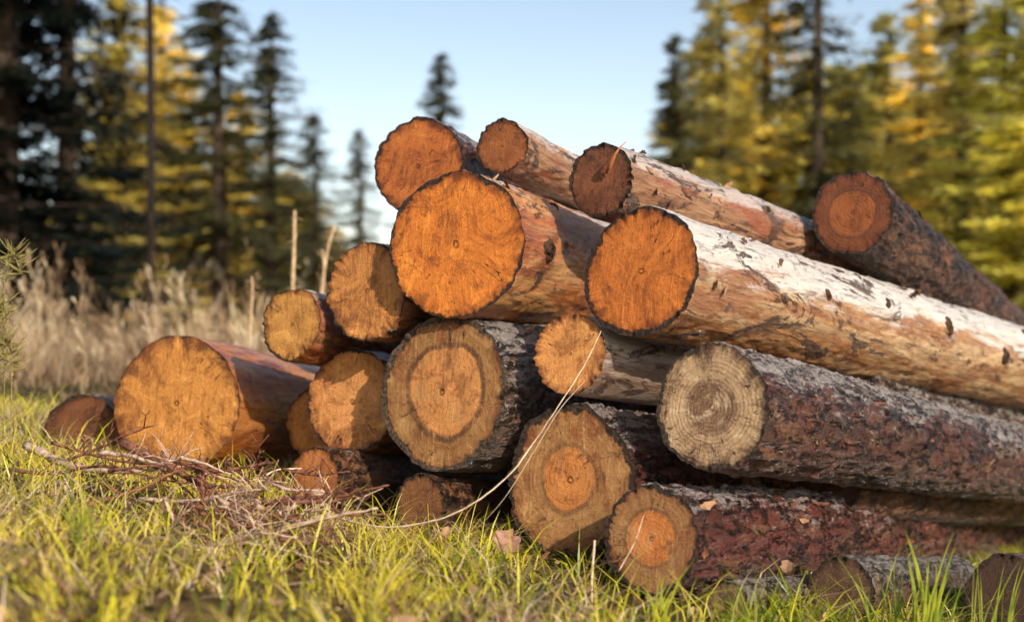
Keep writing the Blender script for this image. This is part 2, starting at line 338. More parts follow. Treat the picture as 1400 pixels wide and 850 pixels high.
ml(973, 556, 85, 3.504, (2080, 760), 4.9, barkN, face_mat(13, (.24, .12, .06), (.60, .38, .20), .40, 15, .93, .7, .15, .6, bark=(.13, .08, .05), crack=.45, halo=.5), 'greyish tan log face with clear growth rings and scaly bark at the right', seed=13, rough=.007, wob=.025, pith=(.05, -.03), flakes=12)
ml(778, 655, 100, 3.735, (2000, 720), 3.6, barkB, face_mat(14, (.74, .26, .055), (.46, .22, .07), .42, 14, .91, .4, .35, .7, halo=.6), 'large bottom log with dark ragged bark, below the small bright orange one', seed=14, rough=.009, wob=.06, pith=(.0, .1), flakes=6)
ml(890, 735, 72, 3.4, (1830, 712), 6.5, barkB, face_mat(15, (.68, .22, .045), (.34, .16, .055), .52, 12, .89, .4, .35, .65, halo=.5), 'lowest long log with purple-red bark lying on the grass at the right', seed=15, rough=.009, wob=.05, flakes=12, taper=.0)
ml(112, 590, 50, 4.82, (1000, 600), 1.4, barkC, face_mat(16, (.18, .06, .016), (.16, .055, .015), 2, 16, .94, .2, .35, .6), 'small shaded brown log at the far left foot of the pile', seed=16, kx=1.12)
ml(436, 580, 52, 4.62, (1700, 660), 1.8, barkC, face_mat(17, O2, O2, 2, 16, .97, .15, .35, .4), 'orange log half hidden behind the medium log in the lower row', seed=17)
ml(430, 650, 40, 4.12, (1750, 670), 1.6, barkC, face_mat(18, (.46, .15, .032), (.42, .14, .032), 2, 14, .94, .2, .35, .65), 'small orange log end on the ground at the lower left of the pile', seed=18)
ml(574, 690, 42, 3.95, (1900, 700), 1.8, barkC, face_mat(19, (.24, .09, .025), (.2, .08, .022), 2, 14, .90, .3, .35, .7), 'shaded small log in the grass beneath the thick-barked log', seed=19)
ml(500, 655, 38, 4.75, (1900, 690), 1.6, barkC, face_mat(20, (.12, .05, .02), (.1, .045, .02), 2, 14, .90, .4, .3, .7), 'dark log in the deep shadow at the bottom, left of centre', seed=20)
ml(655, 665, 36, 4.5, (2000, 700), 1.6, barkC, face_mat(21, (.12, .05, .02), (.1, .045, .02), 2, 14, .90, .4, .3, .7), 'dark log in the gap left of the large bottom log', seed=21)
ml(992, 828, 33, 3.35, (1900, 735), .8, barkS, face_mat(22, (.24, .13, .075), (.20, .11, .06), 2, 10, .90, .4, .3, .7), 'short brown branch log in the grass under the lowest long log', seed=22, na=96)
ml(1150, 808, 46, 3.62, (1900, 745), 1.1, barkS, face_mat(23, (.15, .075, .035), (.12, .06, .03), 2, 10, .90, .4, .3, .7), 'dark-faced small log half sunk in grass at the lower right', seed=23, na=96)
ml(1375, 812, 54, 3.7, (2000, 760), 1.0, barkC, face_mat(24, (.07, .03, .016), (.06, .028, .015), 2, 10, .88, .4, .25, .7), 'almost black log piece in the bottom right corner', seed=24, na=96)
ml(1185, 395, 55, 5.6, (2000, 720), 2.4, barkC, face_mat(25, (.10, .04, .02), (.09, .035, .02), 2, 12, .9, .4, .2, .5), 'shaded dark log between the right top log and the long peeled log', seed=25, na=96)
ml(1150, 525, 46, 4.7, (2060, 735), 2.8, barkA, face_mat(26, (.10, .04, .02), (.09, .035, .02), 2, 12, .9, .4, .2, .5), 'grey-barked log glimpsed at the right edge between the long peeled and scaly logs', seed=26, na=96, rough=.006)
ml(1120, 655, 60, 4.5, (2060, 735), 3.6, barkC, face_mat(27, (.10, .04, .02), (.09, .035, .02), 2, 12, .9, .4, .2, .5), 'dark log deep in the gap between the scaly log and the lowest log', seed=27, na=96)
b = MB(); CH = simple_mat('split_wood', (.42, .12, .05), (.72, .30, .15), 60, .6)
for i in range(8):
    t = i/7; w_ = .013*math.sin(min(1, t*3+.25)*math.pi/2)*(1-t**3)+.0008; c0 = Vector((-.022-.075*t, .012+.082*t, -.006-.034*math.sin(t*2.2)))
    b.v += [c0+Vector((w_*.8, -w_*.7, .004)), c0+Vector((0, 0, -.010*(1-t))), c0+Vector((-w_*.8, w_*.7, .004))]
for i in range(7):
    for j in range(2): q = i*3+j; b.f.append((q, q+1, q+4, q+3))
b.build('split_chip', CH, Cl)

# ---------- ground ----------
def ground():
    n = 360; u = np.linspace(-1, 1, n); w = .55*np.sinh(u*math.asinh(420/.55))
    X, Y = np.meshgrid(w, w+4.0); Zg = G(X, Y)
    idx = np.arange(n*n).reshape(n, n)
    q = np.stack([idx[:-1, :-1], idx[:-1, 1:], idx[1:, 1:], idx[1:, :-1]], -1).reshape(-1, 4)
    s = NT('forest_soil'); oc = s.obj(); a = s.noise(oc, 1.3, 6, .65); b = s.noise(oc, 14, 6, .7)
    c = s.mix(s.mapr(a, .38, .62), (.05, .045, .013), (.16, .10, .04)); c = s.mix(s.mapr(b, .48, .65), c, (.02, .013, .008))
    s.pbr(c, .95, s.bump(b, .8, .02), .1)
    o = link('ground', mesh_np('ground', np.stack([X, Y, Zg], -1), q), s.m); o['kind'] = 'structure'
    tag(o, 'sloping forest clearing of mossy soil under the log pile', 'ground')
ground()

# ---------- blades ----------
def blades(name, x, y, h, w, lean, tint, mat, label, cat, base=None):
    n = len(x); z = (G(x, y) if base is None else base) - .004
    az = rng.random(n)*2*np.pi; la = rng.random(n)*2*np.pi
    T = [0, .35, .72, 1.]; V = np.zeros((n, 7, 3))
    sx, sy = np.cos(az)*w*.5, np.sin(az)*w*.5
    for i, t in enumerate(T):
        px = x + np.cos(la)*lean*h*t*t; py = y + np.sin(la)*lean*h*t*t; pz = z + h*np.maximum(.15*t, (t - .35*lean*t*t))
        k = (1, .85, .5, 0)[i]
        if i < 3:
            V[:, 2*i] = np.stack([px-sx*k, py-sy*k, pz], -1); V[:, 2*i+1] = np.stack([px+sx*k, py+sy*k, pz], -1)
        else: V[:, 6] = np.stack([px, py, pz], -1)
    b = np.arange(n)*7
    q = np.concatenate([np.stack([b, b+1, b+3, b+2], -1), np.stack([b+2, b+3, b+5, b+4], -1)]); t_ = np.stack([b+4, b+5, b+6], -1)
    me = mesh_np(name, V.reshape(-1, 3), q, t_); attr(me, 'tint', np.repeat(tint, 7))
    o = link(name, me, mat); tag(o, label, cat, kind='stuff'); return o
def clear_of_logs(x, y, h):
    keep = np.ones(len(x), bool); z = G(x, y)
    for P, d, r, L in LOGS:
        t = np.clip((x-P.x)*d.x + (y-P.y)*d.y + (z-P.z)*d.z, 0, L)
        for hh in (0, .6, 1.):
            dist = np.sqrt((x-P.x-d.x*t)**2 + (y-P.y-d.y*t)**2 + (z+h*hh-P.z-d.z*t)**2)
            keep &= dist > r*1.0
    return keep
def frust(n, y0, y1, pad=.08):
    y = np.sqrt(rng.random(n)*(y1**2-y0**2)+y0**2); x = (rng.random(n)*2-1)*(.36+pad)*y
    return x, y
GR = blade_mat('meadow_grass', [(0, (.05, .11, .010)), (.28, (.32, .40, .018)), (.5, (.97, .90, .04)), (.76, (1.0, .80, .10)), (1, (.92, .72, .38))], .55)
x, y = frust(125000, 1.6, 6.5)
cl = vnoise(x*4, y*4, .5); cl2 = vnoise(x*1.6, y*1.6, 8.5); cl3 = vnoise(x*12, y*12, 5.5)
h = (.012+.072*rng.random(len(x))**1.6)*(1+.8*cl+.3*cl2+.9*cl3); k = (rng.random(len(x)) < .24+.7*cl+1.2*cl3) & clear_of_logs(x, y, h) & (h > .008)
x, y, h, cl, cl2 = x[k], y[k], h[k], cl[k], cl2[k]
tint = np.clip(.47 - .28*np.tanh((x-.1)*1.3) + .28*cl2 + .2*cl + rng.normal(0, .17, len(x)), 0, .92)
blades('meadow_grass', x, y, h, .0024+.005*rng.random(len(x)), .4+1.2*rng.random(len(x)), tint, GR, 'short yellow-green grass growing in front of the log pile', 'grass')
x, y = frust(4200, 2.0, 6.0); h = .07+.14*rng.random(len(x)); k = clear_of_logs(x, y, h*.8) & ((x < .6) | (rng.random(len(x)) < .4))
x, y, h = x[k], y[k], h[k]
blades('long_grass', x, y, h, .003+.003*rng.random(len(x)), .3+.9*rng.random(len(x)), np.clip(rng.normal(.55, .3, len(x)), 0, 1), GR, 'scattered longer thin grass stems in front of the logs', 'grass')
n = 2800; y = 2.9+1.9*rng.random(n); x = y*(.15+.26*rng.random(n)); h = (.03+.12*rng.random(n)**1.8)*(1+.7*vnoise(x*7, y*7, 4.)); k = clear_of_logs(x, y, h*.6) & (vnoise(x*7, y*7, 4.) > -.1)
x, y, h = x[k], y[k], h[k]
blades('green_grass', x, y, h, .003+.003*rng.random(len(x)), .3+.8*rng.random(len(x)), np.clip(rng.normal(.22, .18, len(x)), 0, 1), GR, 'taller green grass around the small logs at the lower right', 'grass')
STR = blade_mat('dead_straw', [(0, (.07, .03, .018)), (.4, (.34, .18, .09)), (1, (.92, .74, .50))], .25)
x, y = frust(10000, 1.8, 6.0); k = (vnoise(x*2.5, y*2.5, 11.) > -.2) & clear_of_logs(x, y, np.full(len(x), .04)); x, y = x[k], y[k]; h = .05+.15*rng.random(len(x))
blades('dead_straw', x, y, h, .002+.0035*rng.random(len(x)), 1.5+.9*rng.random(len(x)), rng.random(len(x)), STR, 'bent dead straw and stems lying among the foreground grass', 'straw', base=G(x, y)+.035*rng.random(len(x)))
DRY = blade_mat('dry_grass', [(0, (.14, .07, .04)), (.35, (.42, .26, .14)), (.7, (.80, .56, .32)), (1, (.98, .80, .54))], .5)
n = 22000; y = 5.2+20*rng.random(n)**1.6; x = -.42*y*rng.random(n)**.8*1.05 + (rng.random(n)-.5)*.3*y*.4
c1 = vnoise(x*1.3, y*1.3, 2.); h = (.05+.26*rng.random(n)**2.4)*(1+.7*c1)*np.clip(y/8, .35, 1.4); k = clear_of_logs(x, y, h) & (rng.random(n) < .5+.8*c1)
x, y, h = x[k], y[k], h[k]
blades('dry_grass', x, y, h, (.003+.004*rng.random(len(x)))*np.clip(y/7, .8, 2.4), .3+1.1*rng.random(len(x)), np.clip(rng.normal(.45, .3, len(x))+.35*vnoise(x*.8, y*.8, 6.), 0, 1), DRY, 'tall dry beige grass filling the clearing left of the pile', 'dry grass')
def brush():
    n = 340; y = 8+16*rng.random(n); x = -.40*y*rng.random(n) + .02*y; V = []; T = []; tn = []
    for i in range(n):
        X0, Y0 = x[i], y[i]; z0 = Gs(X0, Y0); H = random.uniform(.12, .62)*(.6+Y0/18)*(1+.7*float(vnoise(X0*.7, Y0*.7, 9.))); lx, ly = random.uniform(-.45, .45), random.uniform(-.3, .3); t0 = random.random()
        def P(t): return (X0+lx*t*t*H, Y0+ly*t*t*H, z0+H*t)
        a, b_ = P(0), P(.97); w = .0015+.0003*Y0; j = len(V)
        m_ = P(.5); V += [(a[0]-w, a[1], a[2]), (a[0]+w, a[1], a[2]), (m_[0]+w*.8, m_[1], m_[2]), (m_[0]-w*.8, m_[1], m_[2]), b_]
        T += [(j, j+1, j+2), (j, j+2, j+3), (j+3, j+2, j+4)]; tn += [t0]*5
        for _ in range(16):
            t = random.uniform(.3, 1); p = P(t); q = (p[0]+random.uniform(-.12, .12)*(1.3-t), p[1]+random.uniform(-.1, .1)*(1.3-t), p[2]+random.uniform(.0, .14)); w2 = random.uniform(.003, .008)
            j = len(V); V += [p, (q[0]-w2, q[1], q[2]-w2), (q[0]+w2, q[1], q[2]+w2)]; T.append((j, j+1, j+2)); tn += [min(1, t0+random.uniform(-.2, .4))]*3
    me = mesh_np('brush', V, None, T, smooth=False); attr(me, 'tint', tn); tag(link('brush', me, DRY), 'sunlit feathery dry brush standing in the clearing before the left trees', 'brush', kind='stuff')
brush()
def litter():
    n = 5200; x, y = frust(n, 2., 5.6, .02); z = G(x, y)+.006+.03*rng.random(n)
    a = rng.random(n)*6.28; l = .006+.03*rng.random(n)**2.5; w = .002+.007*rng.random(n); tl = rng.normal(0, .4, n)
    k = clear_of_logs(x, y, np.full(n, .02)); x, y, z, a, l, w, tl = [q[k] for q in (x, y, z, a, l, w, tl)]
    dx, dy = np.cos(a), np.sin(a); c = np.stack([x, y, z], -1)
    u = np.stack([dx, dy, tl], -1)*l[:, None]; v = np.stack([-dy, dx, rng.normal(0, .3, len(x))], -1)*w[:, None]
    V = np.stack([c-u-v*.4, c-v, c+u-v*.3, c+u*.9+v*.6, c+v, c-u*.8+v*.5], 1); b = np.arange(len(x))*6
    me = mesh_np('bark_litter', V.reshape(-1, 3), np.concatenate([np.stack([b, b+1, b+4, b+5], -1), np.stack([b+1, b+2, b+3, b+4], -1)]), smooth=False)
    attr(me, 'tint', np.repeat(rng.random(len(x)), 6))
    o = link('bark_litter', me, blade_mat('litter', [(0, (.04, .02, .012)), (.5, (.20, .09, .04)), (1, (.5, .32, .18))], .1)); tag(o, 'brown chips of bark and wood strewn in the grass', 'bark chips', kind='stuff')
litter()

# ---------- stems, twigs, leaves ----------
STEM = simple_mat('pale_stem', (.50, .36, .24), (.80, .66, .50), 60, .6); TWIG = simple_mat('dead_twig', (.07, .024, .014), (.34, .14, .08), 40, .75)
TWIGP = simple_mat('pale_twig', (.32, .18, .12), (.74, .54, .42), 50, .6); STALK = simple_mat('stalk_tan', (.44, .27, .14), (.76, .54, .32), 30, .8)
def smooth_path(P, n=8):
    P = [Vector(p) for p in P]; out = []; Q = [P[0]*2-P[1]] + P + [P[-1]*2-P[-2]]
    for i in range(1, len(Q)-2):
        for k in range(n):
            t = k/n; a, b, c, d = Q[i-1:i+3]
            out.append(.5*((2*b)+(c-a)*t+(2*a-5*b+4*c-d)*t*t+(3*b-a-3*c+d)*t**3))
    out.append(P[-1]); return out
def stem(name, pix, r0, r1, mat, label, cat, group=None, sides=0, world=None, sl=1., jit=0., thin=1.):
    path = smooth_path(world or [at(*p) for p in pix]); n = len(path); b = MB()
    if jit: path = [p+Vector([random.uniform(-jit, jit) for _ in range(3)]) for p in path]
    b.tube(path, [(r0+(r1-r0)*i/(n-1))*(1+(random.uniform(-.15, .15) if jit else 0)) for i in range(n)], 7)
    for k in range(sides):
        i = random.randrange(n//6, n-2); p = path[i]; q = p+Vector((random.uniform(-.06, .06), random.uniform(-.05, .03), random.uniform(-.02, .07)))*sl
        m_ = (p+q)/2+Vector((random.uniform(-.01, .01), 0, .008))*sl; rt = r1*thin
        b.tube([p, m_, q], [rt*.9, rt*.7, rt*.35], 5)
        if random.random() < .5: b.tube([m_, m_+Vector((random.uniform(-.03, .03), random.uniform(-.03, .03), random.uniform(-.01, .04)))*sl], [rt*.5, rt*.25], 4)
    o = b.build(name, mat); tag(o, label, cat, group); return o
stem('arching_stem', [(440, 700, 3.75), (490, 715, 3.62), (545, 720, 3.55), (620, 702, 3.48), (690, 655, 3.45), (735, 597, 3.46), (770, 545, 3.48), (800, 497, 3.52), (822, 452, 3.58)], .0031, .0009, STEM, 'long pale stem arching up in front of the logs to the small orange face', 'plant stem', jit=.0008)
stem('pale_stem', [(262, 640, 4.0), (300, 652, 3.98), (345, 656, 3.96), (380, 642, 3.97), (412, 640, 4.0)], .003, .002, STEM, 'short pale curved stem hanging across the left logs', 'plant stem', jit=.001)
stem('thin_stem', [(650, 725, 3.5), (690, 680, 3.42), (728, 620, 3.42), (765, 560, 3.44), (800, 520, 3.5)], .0009, .0006, STEM, 'hair-thin pale strand beside the long arching stem', 'plant stem')
stem('straw', [(811, 862, 3.2), (809, 800, 3.2), (813, 738, 3.2)], .0032, .0026, STEM, 'upright pale straw in front of the large bottom log', 'straw')
stem('straw', [(846, 780, 3.2), (868, 740, 3.2), (880, 704, 3.22)], .0016, .001, STEM, 'slanting straw against the face of the lowest long log', 'straw')
for i, (pts, r) in enumerate([([(398, 402, 7), (402, 340, 7), (403, 288, 7)], .011), ([(432, 402, 7.4), (446, 352, 7.4), (458, 308, 7.4)], .009), ([(340, 440, 7), (345, 400, 7), (344, 378, 7)], .007), ([(441, 410, 7.2), (443, 370, 7.2), (441, 342, 7.2)], .006)]):
    stem('dry_stalk', [(p[0], p[1]+(60 if k == 0 else 0), p[2]) for k, p in enumerate(pts)], r, r*.6, STALK, ['tall upright dry stalk behind the small left log, the tallest one', 'tall dry stalk leaning right behind the left logs', 'short dry stalk standing in dry grass above the large left log', 'thin short stalk between the two tall dry stalks'][i], 'dry stalk', sides=24, sl=.7, thin=.3)
for i, (px, top, dx) in enumerate([(4, 352, 26), (14, 470, -12), (-8, 420, 16)]):
    b = MB(); pa = smooth_path([at(px, 640, 4.4), at(px+2, 520, 4.4), at(px+3, top+20, 4.4), at(px+dx*.5, top-4, 4.4), at(px+dx, top+22, 4.4)]); b.tube(pa, .002, 5)
    for k in range(60):
        j = random.randrange(len(pa)//4, len(pa)); p = pa[j]; q = p+Vector((random.uniform(-.06, .06), random.uniform(-.04, .04), random.uniform(-.01, .06)))
        b.tube([p, (p+q)/2+Vector((0, 0, -.004)), q], [.0016, .0022, .0006], 4)
    tag(b.build('weed', simple_mat('weed_green', (.16, .15, .03), (.50, .40, .14), 30, .7, .3, .3)), ['tall weed with nodding seed head at the left edge', 'shorter bristly weed at the left edge', 'leaning weed cut by the left edge'][i], 'weed')
TW = [[(75, 605, 3.9), (150, 630, 3.8), (215, 645, 3.75), (270, 682, 3.65), (330, 745, 3.55)], [(268, 632, 3.65), (283, 682, 3.6), (325, 716, 3.55), (378, 748, 3.5)],
      [(0, 644, 3.8), (70, 646, 3.75), (140, 640, 3.7), (230, 655, 3.65), (300, 665, 3.6)], [(175, 608, 3.8), (230, 634, 3.7), (300, 682, 3.6), (370, 718, 3.5)],
      [(120, 690, 3.4), (190, 665, 3.5), (260, 645, 3.6), (330, 655, 3.7)], [(210, 760, 3.1), (290, 748, 3.2), (370, 765, 3.2), (450, 800, 3.1)],
      [(485, 798, 3.35), (530, 785, 3.35), (565, 762, 3.4), (580, 742, 3.4)], [(40, 605, 4.1), (100, 632, 3.9), (170, 648, 3.8), (250, 638, 3.75)],
      [(140, 655, 3.6), (185, 690, 3.55), (240, 735, 3.45)], [(225, 618, 3.75), (215, 670, 3.65), (250, 720, 3.5), (300, 760, 3.35)], [(300, 692, 3.55), (350, 684, 3.65), (400, 712, 3.55), (440, 752, 3.35)],
      [(500, 820, 3.1), (560, 812, 3.15), (620, 822, 3.1)]]
for i in range(40):
    x0, y0 = random.uniform(80, 400), random.uniform(618, 755); ln = random.uniform(60, 170); an = random.gauss(.4, .6); z0 = 3.70-(y0-610)/120*.45
    TW.append([(x0+ln*t*math.cos(an)+random.uniform(-10, 10), y0+ln*t*math.sin(an)*.6+random.uniform(-8, 8), z0-.12*t) for t in (0, .33, .66, 1)])
for i, p in enumerate(TW):
    if i in (6, 11):
        lab = {6: 'single dark crooked twig lying in the grass below the centre left logs', 11: 'pale twig lying in the foreground grass at bottom centre'}[i]; g = None
    else: lab = 'dead twig in the tangle of twigs at the left foot of the pile'; g = 'dead twigs tangled at the left foot of the pile'
    p = [(a+random.uniform(-6, 6), b_+random.uniform(-5, 5), c) for a, b_, c in p]
    stem('dead_twig', p, random.uniform(.004, .008) if i not in (1, 3, 7) else .014, .002, TWIGP if (i % 5 in (0, 2) and i > 3) or i == 11 else TWIG, lab, 'twig', g, sides=9 if g else 2, sl=1.1, jit=.0015)
def leaf(px, py, Z, size, label, col1, col2):
    p = at(px, py, Z); b = MB(); rs = random.Random(px); ax = rs.uniform(0, 3)
    n, m = 9, 7
    for i in range(n):
        t = i/(n-1)*2-1; w = math.sqrt(max(0, 1-t*t))*.62*(1+.25*math.sin(i*2.3))
        for j in range(m):
            s_ = (j/(m-1)*2-1)*w
            u, v = t*size, s_*size; z = .55*abs(s_)*size + .35*t*t*size + rs.uniform(-.06, .06)*size
            b.v.append(p + Vector((u*math.cos(ax)-v*math.sin(ax), (u*math.sin(ax)+v*math.cos(ax))*.7 - z*.5, z+(u*math.sin(ax)+v*math.cos(ax))*.6)))
    for i in range(n-1):
        for j in range(m-1): b.f.append((i*m+j, i*m+j+1, (i+1)*m+j+1, (i+1)*m+j))
    tag(b.build('fallen_leaf', simple_mat('dry_leaf', col1, col2, 60, .7, .3, .25)), label, 'leaf')
leaf(694, 748, 3.45, .046, 'curled pinkish dry leaf in the grass in front of the large bottom log', (.30, .13, .09), (.62, .36, .26))
leaf(1075, 778, 3.3, .022, 'small brown dry leaf beside the lowest long log', (.2, .1, .06), (.4, .24, .14))
leaf(610, 730, 3.5, .02, 'small dry leaf lying left of the pinkish leaf', (.3, .15, .08), (.5, .3, .16))
BG = simple_mat('broad_grass', (.10, .19, .02), (.55, .56, .05), 12, .4, .5, .45)
def tuft(px, Z, hs, label, spread=.06):
    p = at(px, 850, Z); root = p.copy(); root.z = Gs(p.x, p.y); b = MB()
    for h_, dx, w in hs:
        a = random.uniform(0, 6.28); base = root+Vector((math.cos(a), math.sin(a), 0))*random.uniform(0, spread)
        m = 8; k0 = len(b.v); side = Vector((w*.5, w*.2*math.sin(a), 0))
        for i in range(m):
            t = i/(m-1); c = base + Vector((dx*t*t, .3*dx*t*t*math.sin(a), h_*(t-.12*t*t))); ww = 1-t**2.2*.97
            b.v += [c-side*ww+Vector((0, w*.15, 0)), c+Vector((0, -w*.1, 0))*ww, c+side*ww+Vector((0, w*.15, 0))]
        for i in range(m-1):
            for j in range(2): q = k0+i*3+j; b.f.append((q, q+1, q+4, q+3))
    tag(b.build('grass_tuft', BG), label, 'grass tuft')
R = random.uniform
tuft(1275, 3.2, [(R(.2, .38), R(-.10, .08), R(.006, .011)) for _ in range(14)], 'tuft of broad green blades at the lower right in front of the bark logs')
tuft(1215, 3.3, [(R(.15, .28), R(-.10, .08), R(.003, .006)) for _ in range(12)], 'thin-bladed grass tuft left of the broad green tuft at lower right')
tuft(1350, 3.3, [(R(.2, .32), R(-.08, .08), R(.003, .007)) for _ in range(12)], 'grass tuft near the bottom right corner', .07)
tuft(900, 3.1, [(R(.06, .14), R(-.08, .08), R(.003, .006)) for _ in range(14)], 'grass tuft in front of the face of the lowest long log', .06)
tuft(650, 3.3, [(R(.06, .12), R(-.06, .06), R(.002, .004)) for _ in range(16)], 'fine grass tuft in front of the dark gap under the pile', .06)
tuft(110, 2.9, [(R(.08, .2), R(-.06, .06), R(.003, .006)) for _ in range(18)], 'grass tuft in the left foreground', .07)

# ---------- spruces ----------
def crown_mat():
    s = NT('spruce_needles'); oi = s.n('ObjectInfo'); oc = s.obj(); t = s.at('tint')
    n = s.noise(oc, .9, 5, .65); f = s.math('ADD', s.math('MULTIPLY', n, .7), s.math('MULTIPLY', t, .5))
    k = s.mapr(f, .38, .80, .4, 1.8)
    c = s.mix(1., oi.outputs['Color'], s.n('CombineXYZ', {0: k, 1: k, 2: s.math('MULTIPLY', k, .9)}).outputs[0], 'MULTIPLY')
    b = s.pbr(c, .5, None, .4); tr = s.n('BsdfTranslucent', {'Color': c}); mx = s.n('MixShader', {0: .5, 1: b.outputs[0], 2: tr.outputs[0]})
    s.t.links.new(mx.outputs[0], s.out.inputs[0]); return s.m
CM = crown_mat(); TM = simple_mat('spruce_trunk', (.03, .02, .014), (.10, .065, .045), 8)
def spruce_mesh(seed, H=14., Rr=2., base=.05, dens=1., sparse=.1):
    rs = random.Random(seed); V = []; T = []; tint = []; tb = MB()
    tb.tube([(0, 0, -.3), (0, 0, H*.3), (.05, 0, H*.7), (0, 0, H)], [.2, .16, .08, .01], 8)
    z = H*base
    while z < H*.985:
        f = (H-z)/(H*(1-base)); Lb = Rr*(f**.7)*1.0+.08
        nb = 6 if f > .3 else 5
        for k in range(nb):
            if rs.random() < sparse: continue
            a = rs.uniform(0, 6.283); L_ = Lb*rs.uniform(.4, 1.3); dr = rs.uniform(.15, .6)
            def bp(t): return (math.cos(a)*L_*t, math.sin(a)*L_*t, z + L_*(-dr*t*1.1 + dr*.55*t*t*t*1.2))
            if L_ > .5: tb.tube([bp(0), bp(.5), bp(1)], [.022, .014, .004], 4)
            m = int(L_*10*dens)+3
            for i in range(m):
                t = .12+.88*(i+rs.random())/m; p = bp(t); sp = .28*L_*(1-t*.75)*.55+.06; tn = rs.random()
                for _ in range(4):
                    c = (p[0]+rs.uniform(-sp, sp), p[1]+rs.uniform(-sp, sp), p[2]+rs.uniform(-.15, .04))
                    b2 = a+rs.uniform(-1.3, 1.3); l = rs.uniform(.14, .30); w = rs.uniform(.03, .06); dz = rs.uniform(-.7, .15)
                    dx, dy = math.cos(b2), math.sin(b2); j = len(V)
                    V += [(c[0]-dy*w, c[1]+dx*w, c[2]), (c[0]+dy*w, c[1]-dx*w, c[2]-.03), (c[0]+dx*l, c[1]+dy*l, c[2]+dz*l)]
                    T.append((j, j+1, j+2)); tint += [tn]*3
        z += rs.uniform(.18, .36)*(1 if f > .3 else .65)
    me = mesh_np('crown', V, None, T, smooth=False); attr(me, 'tint', tint); me.materials.append(CM)
    tm = bpy.data.meshes.new('trunk'); tm.from_pydata([tuple(p) for p in tb.v], [], tb.f); tm.materials.append(TM); tm.update()
    return me, tm
VAR = [spruce_mesh(1), spruce_mesh(2, sparse=.2), spruce_mesh(3, Rr=1.9, dens=.85, sparse=.35, base=.1), spruce_mesh(4, base=.03, dens=1.15, sparse=.05)]
def tree(px, top, Z, Rw, col, var, label, group, name='spruce_tree', rz=None):
    p = at(px, 450, Z); g = Gs(p.x, p.y); H = at(px, top, Z).z - g
    r = empty(name, (p.x, p.y, g)); r.rotation_euler.z = random.uniform(0, 6.28) if rz is None else rz
    s = Rw/2.; r.scale = (s, s, H/14.); tag(r, label, 'tree', group)
    cm, tm = VAR[var]
    c = bpy.data.objects.new('crown', cm); COL.objects.link(c); c.parent = r; c.color = (*col, 1)
    t = bpy.data.objects.new('trunk', tm); COL.objects.link(t); t.parent = r
    return r
DK = (.014, .022, .018); DG = (.12, .12, .055); MG = (.52, .48, .17); GO = (.86, .74, .26); YG = (.80, .74, .22); BR = (.62, .54, .21); OL = (.66, .58, .20); OL2 = (.82, .72, .26)  # near-black DK paints shade; paler tints also carry painted sun glow and haze
gl = 'spruces left of the pile'; gr = 'spruces right of the pile'
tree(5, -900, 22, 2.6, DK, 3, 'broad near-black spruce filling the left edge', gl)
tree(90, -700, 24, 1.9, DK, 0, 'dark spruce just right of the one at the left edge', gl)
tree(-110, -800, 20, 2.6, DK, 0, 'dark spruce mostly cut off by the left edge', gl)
tree(300, -60, 27, 2.0, DG, 2, 'dark green spruce with visible trunk right of the bare thin trunk', gl)
tree(372, 10, 31, 1.8, DG, 2, 'open-branched spruce beside the sky gap, taller than the trees to its right', gl)
tree(430, 150, 36, 1.5, (.16, .15, .07), 2, 'shorter spruce on the right flank of the left group', gl)
tree(492, 172, 42, 1.4, (.24, .21, .14), 2, 'thin hazy spruce alone at the right end of the left group', gl)
for i, (px, tp) in enumerate([(165, -20), (220, 0), (262, 90), (330, 120), (395, 230), (455, 310), (235, 160), (180, 120)]):
    tree(px, tp, 48+i*2, 3.4, [OL, OL2][i % 2], i % 3, 'sunlit yellow-green conifer behind the dark spruces on the left', 'sunlit conifers behind the left spruces')
tree(605, 66, 30, 1.2, DG, 0, 'lone small dark spruce tip above the crest of the pile', 'spruces behind the pile')
tree(925, 40, 36, 1.5, (.28, .25, .12), 1, 'slim dark spruce at the left end of the right-hand group', gr)
tree(985, -60, 34, 2.1, BR, 2, 'brownish gold spruce second from the left in the right-hand group', gr)
tree(1048, -190, 31, 2.2, GO, 1, 'bright golden tall conifer behind the crest of the pile on the right', gr)
tree(1118, -240, 29, 1.8, DG, 2, 'tall dark spruce beside the bright golden conifer', gr)
tree(1165, 85, 38, 2.5, BR, 1, 'low brown-gold conifer below the gap of sky on the right', gr)
tree(1215, 10, 36, 2.1, MG, 1, 'green-gold conifer right of the sky gap', gr)
tree(1262, -20, 33, 2.2, GO, 2, 'golden conifer above the dark red-brown top log', gr)
tree(1315, -120, 30, 2.2, BR, 1, 'tall brown-green conifer third from the right edge', gr)
tree(1378, -110, 27, 2.1, YG, 1, 'bright yellow-green conifer near the right edge', gr)
tree(1450, -160, 25, 2.2, YG, 0, 'yellow-green conifer cut by the right edge', gr)
tree(1540, -160, 25, 2.4, DG, 0, 'dark conifer just outside the right edge', gr)
for i in range(40):
    px = -120+i*34 if i < 20 else 935+(i-20)*30; tree(px, (250 if i < 20 else 90)+random.uniform(-40, 50) + (80 if 440 < px < 900 else 0) + (60 if 900 < px < 960 else 0), 62+random.uniform(-6, 14), 4.2, [OL2, OL, YG, MG][i % 4], i % 4, 'distant low conifer in the far treeline behind everything', 'far treeline conifers')
p = at(204, 455, 16); g = Gs(p.x, p.y); r_ = empty('bare_tree', (p.x, p.y, g)); tag(r_, 'slender bare straight trunk rising past the top of the frame on the left', 'tree')
TM2 = simple_mat('dark_trunk', (.006, .004, .003), (.025, .015, .01), 8)
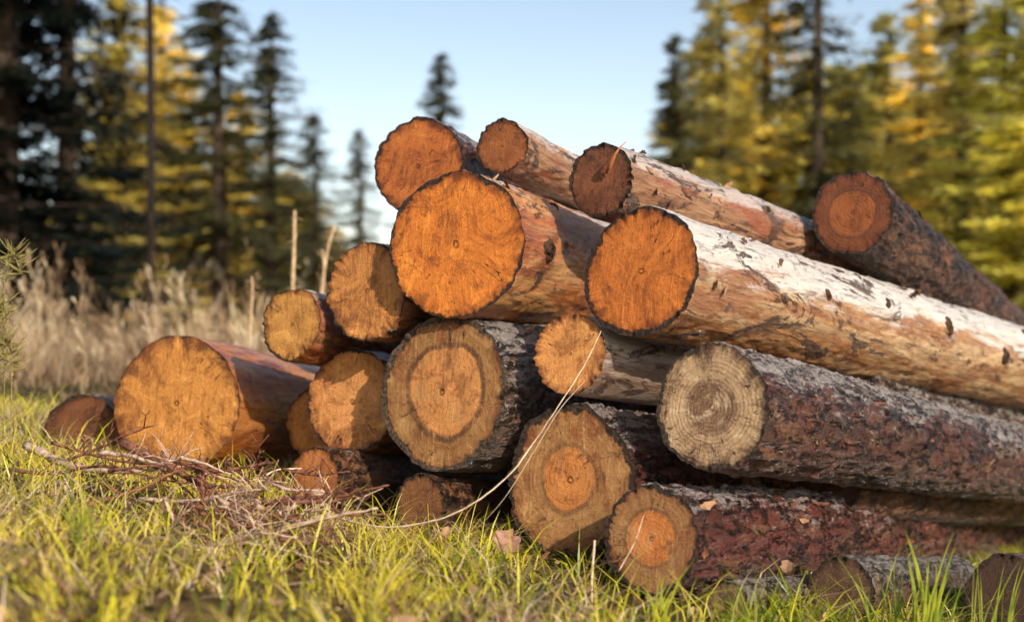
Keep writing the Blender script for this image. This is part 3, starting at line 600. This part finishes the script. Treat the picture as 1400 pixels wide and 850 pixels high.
b = MB(); b.tube([(0, 0, -.2), (.02, 0, 2), (-.02, 0, 5), (.03, 0, 9)], [.055, .046, .042, .02], 10); b.build('trunk', TM2, r_)
for k in range(40):
    z = random.uniform(1.2, 8.6); a = random.uniform(0, 6.28); l = random.uniform(.15, .6); b = MB()
    b.tube([(0, 0, z), (math.cos(a)*l*.5, math.sin(a)*l*.5, z-.02), (math.cos(a)*l, math.sin(a)*l, z-l*.35)], [.009, .006, .002], 4); b.build('branch', TM2, r_)

# ---------- light, world, camera ----------
S = Vector((.46, -.78, 0)).normalized(); EL = math.radians(27); S = Vector((S.x*math.cos(EL), S.y*math.cos(EL), math.sin(EL)))
sl = bpy.data.lights.new('sun', 'SUN'); sl.energy = 5.0; sl.angle = math.radians(.5); sl.color = (1, .90, .74)
so = bpy.data.objects.new('sun', sl); COL.objects.link(so); so.rotation_euler = S.to_track_quat('Z', 'Y').to_euler(); so.location = (5, -6, 8)
w = bpy.data.worlds.new('World'); SC.world = w; w.use_nodes = True; nt = w.node_tree; bg = nt.nodes['Background']
sk = nt.nodes.new('ShaderNodeTexSky'); sk.sky_type = 'NISHITA'; sk.sun_disc = False; sk.sun_elevation = EL; sk.sun_rotation = math.atan2(S.x, S.y); sk.dust_density = 1.5
tc = nt.nodes.new('ShaderNodeTexCoord'); sp = nt.nodes.new('ShaderNodeSeparateXYZ'); nt.links.new(tc.outputs['Generated'], sp.inputs[0])
def wm(op, a, b_):
    m = nt.nodes.new('ShaderNodeMath'); m.operation = op; m.use_clamp = (op == 'SUBTRACT')
    for i, v in enumerate((a, b_)):
        if isinstance(v, (int, float)): m.inputs[i].default_value = v
        else: nt.links.new(v, m.inputs[i])
    return m.outputs[0]
hz = wm('MULTIPLY', wm('POWER', wm('SUBTRACT', 1.0, wm('ABSOLUTE', sp.outputs[2], 0)), 6.), 5.2)
cx3 = nt.nodes.new('ShaderNodeMix'); cx3.data_type = 'RGBA'; cx3.blend_type = 'ADD'; cx3.inputs[0].default_value = 1
hc = nt.nodes.new('ShaderNodeMix'); hc.data_type = 'RGBA'; hc.blend_type = 'MULTIPLY'; hc.inputs[0].default_value = 1; hc.inputs[7].default_value = (1.0, .99, .96, 1)
cb = nt.nodes.new('ShaderNodeCombineXYZ')
for i in range(3): nt.links.new(hz, cb.inputs[i])
nt.links.new(cb.outputs[0], hc.inputs[6]); nt.links.new(sk.outputs[0], cx3.inputs[6]); nt.links.new(hc.outputs[2], cx3.inputs[7])
nt.links.new(cx3.outputs[2], bg.inputs[0]); bg.inputs[1].default_value = .145
cd = bpy.data.cameras.new('camera'); cd.sensor_width = 36; cd.lens = 50; cd.clip_end = 2000; cd.clip_start = .05
co = bpy.data.objects.new('camera', cd); COL.objects.link(co); co.location = CAM; co.rotation_euler = (math.pi/2+TH, 0, 0)
cd.dof.use_dof = True; cd.dof.focus_distance = 3.8; cd.dof.aperture_fstop = 2.0
SC.camera = co
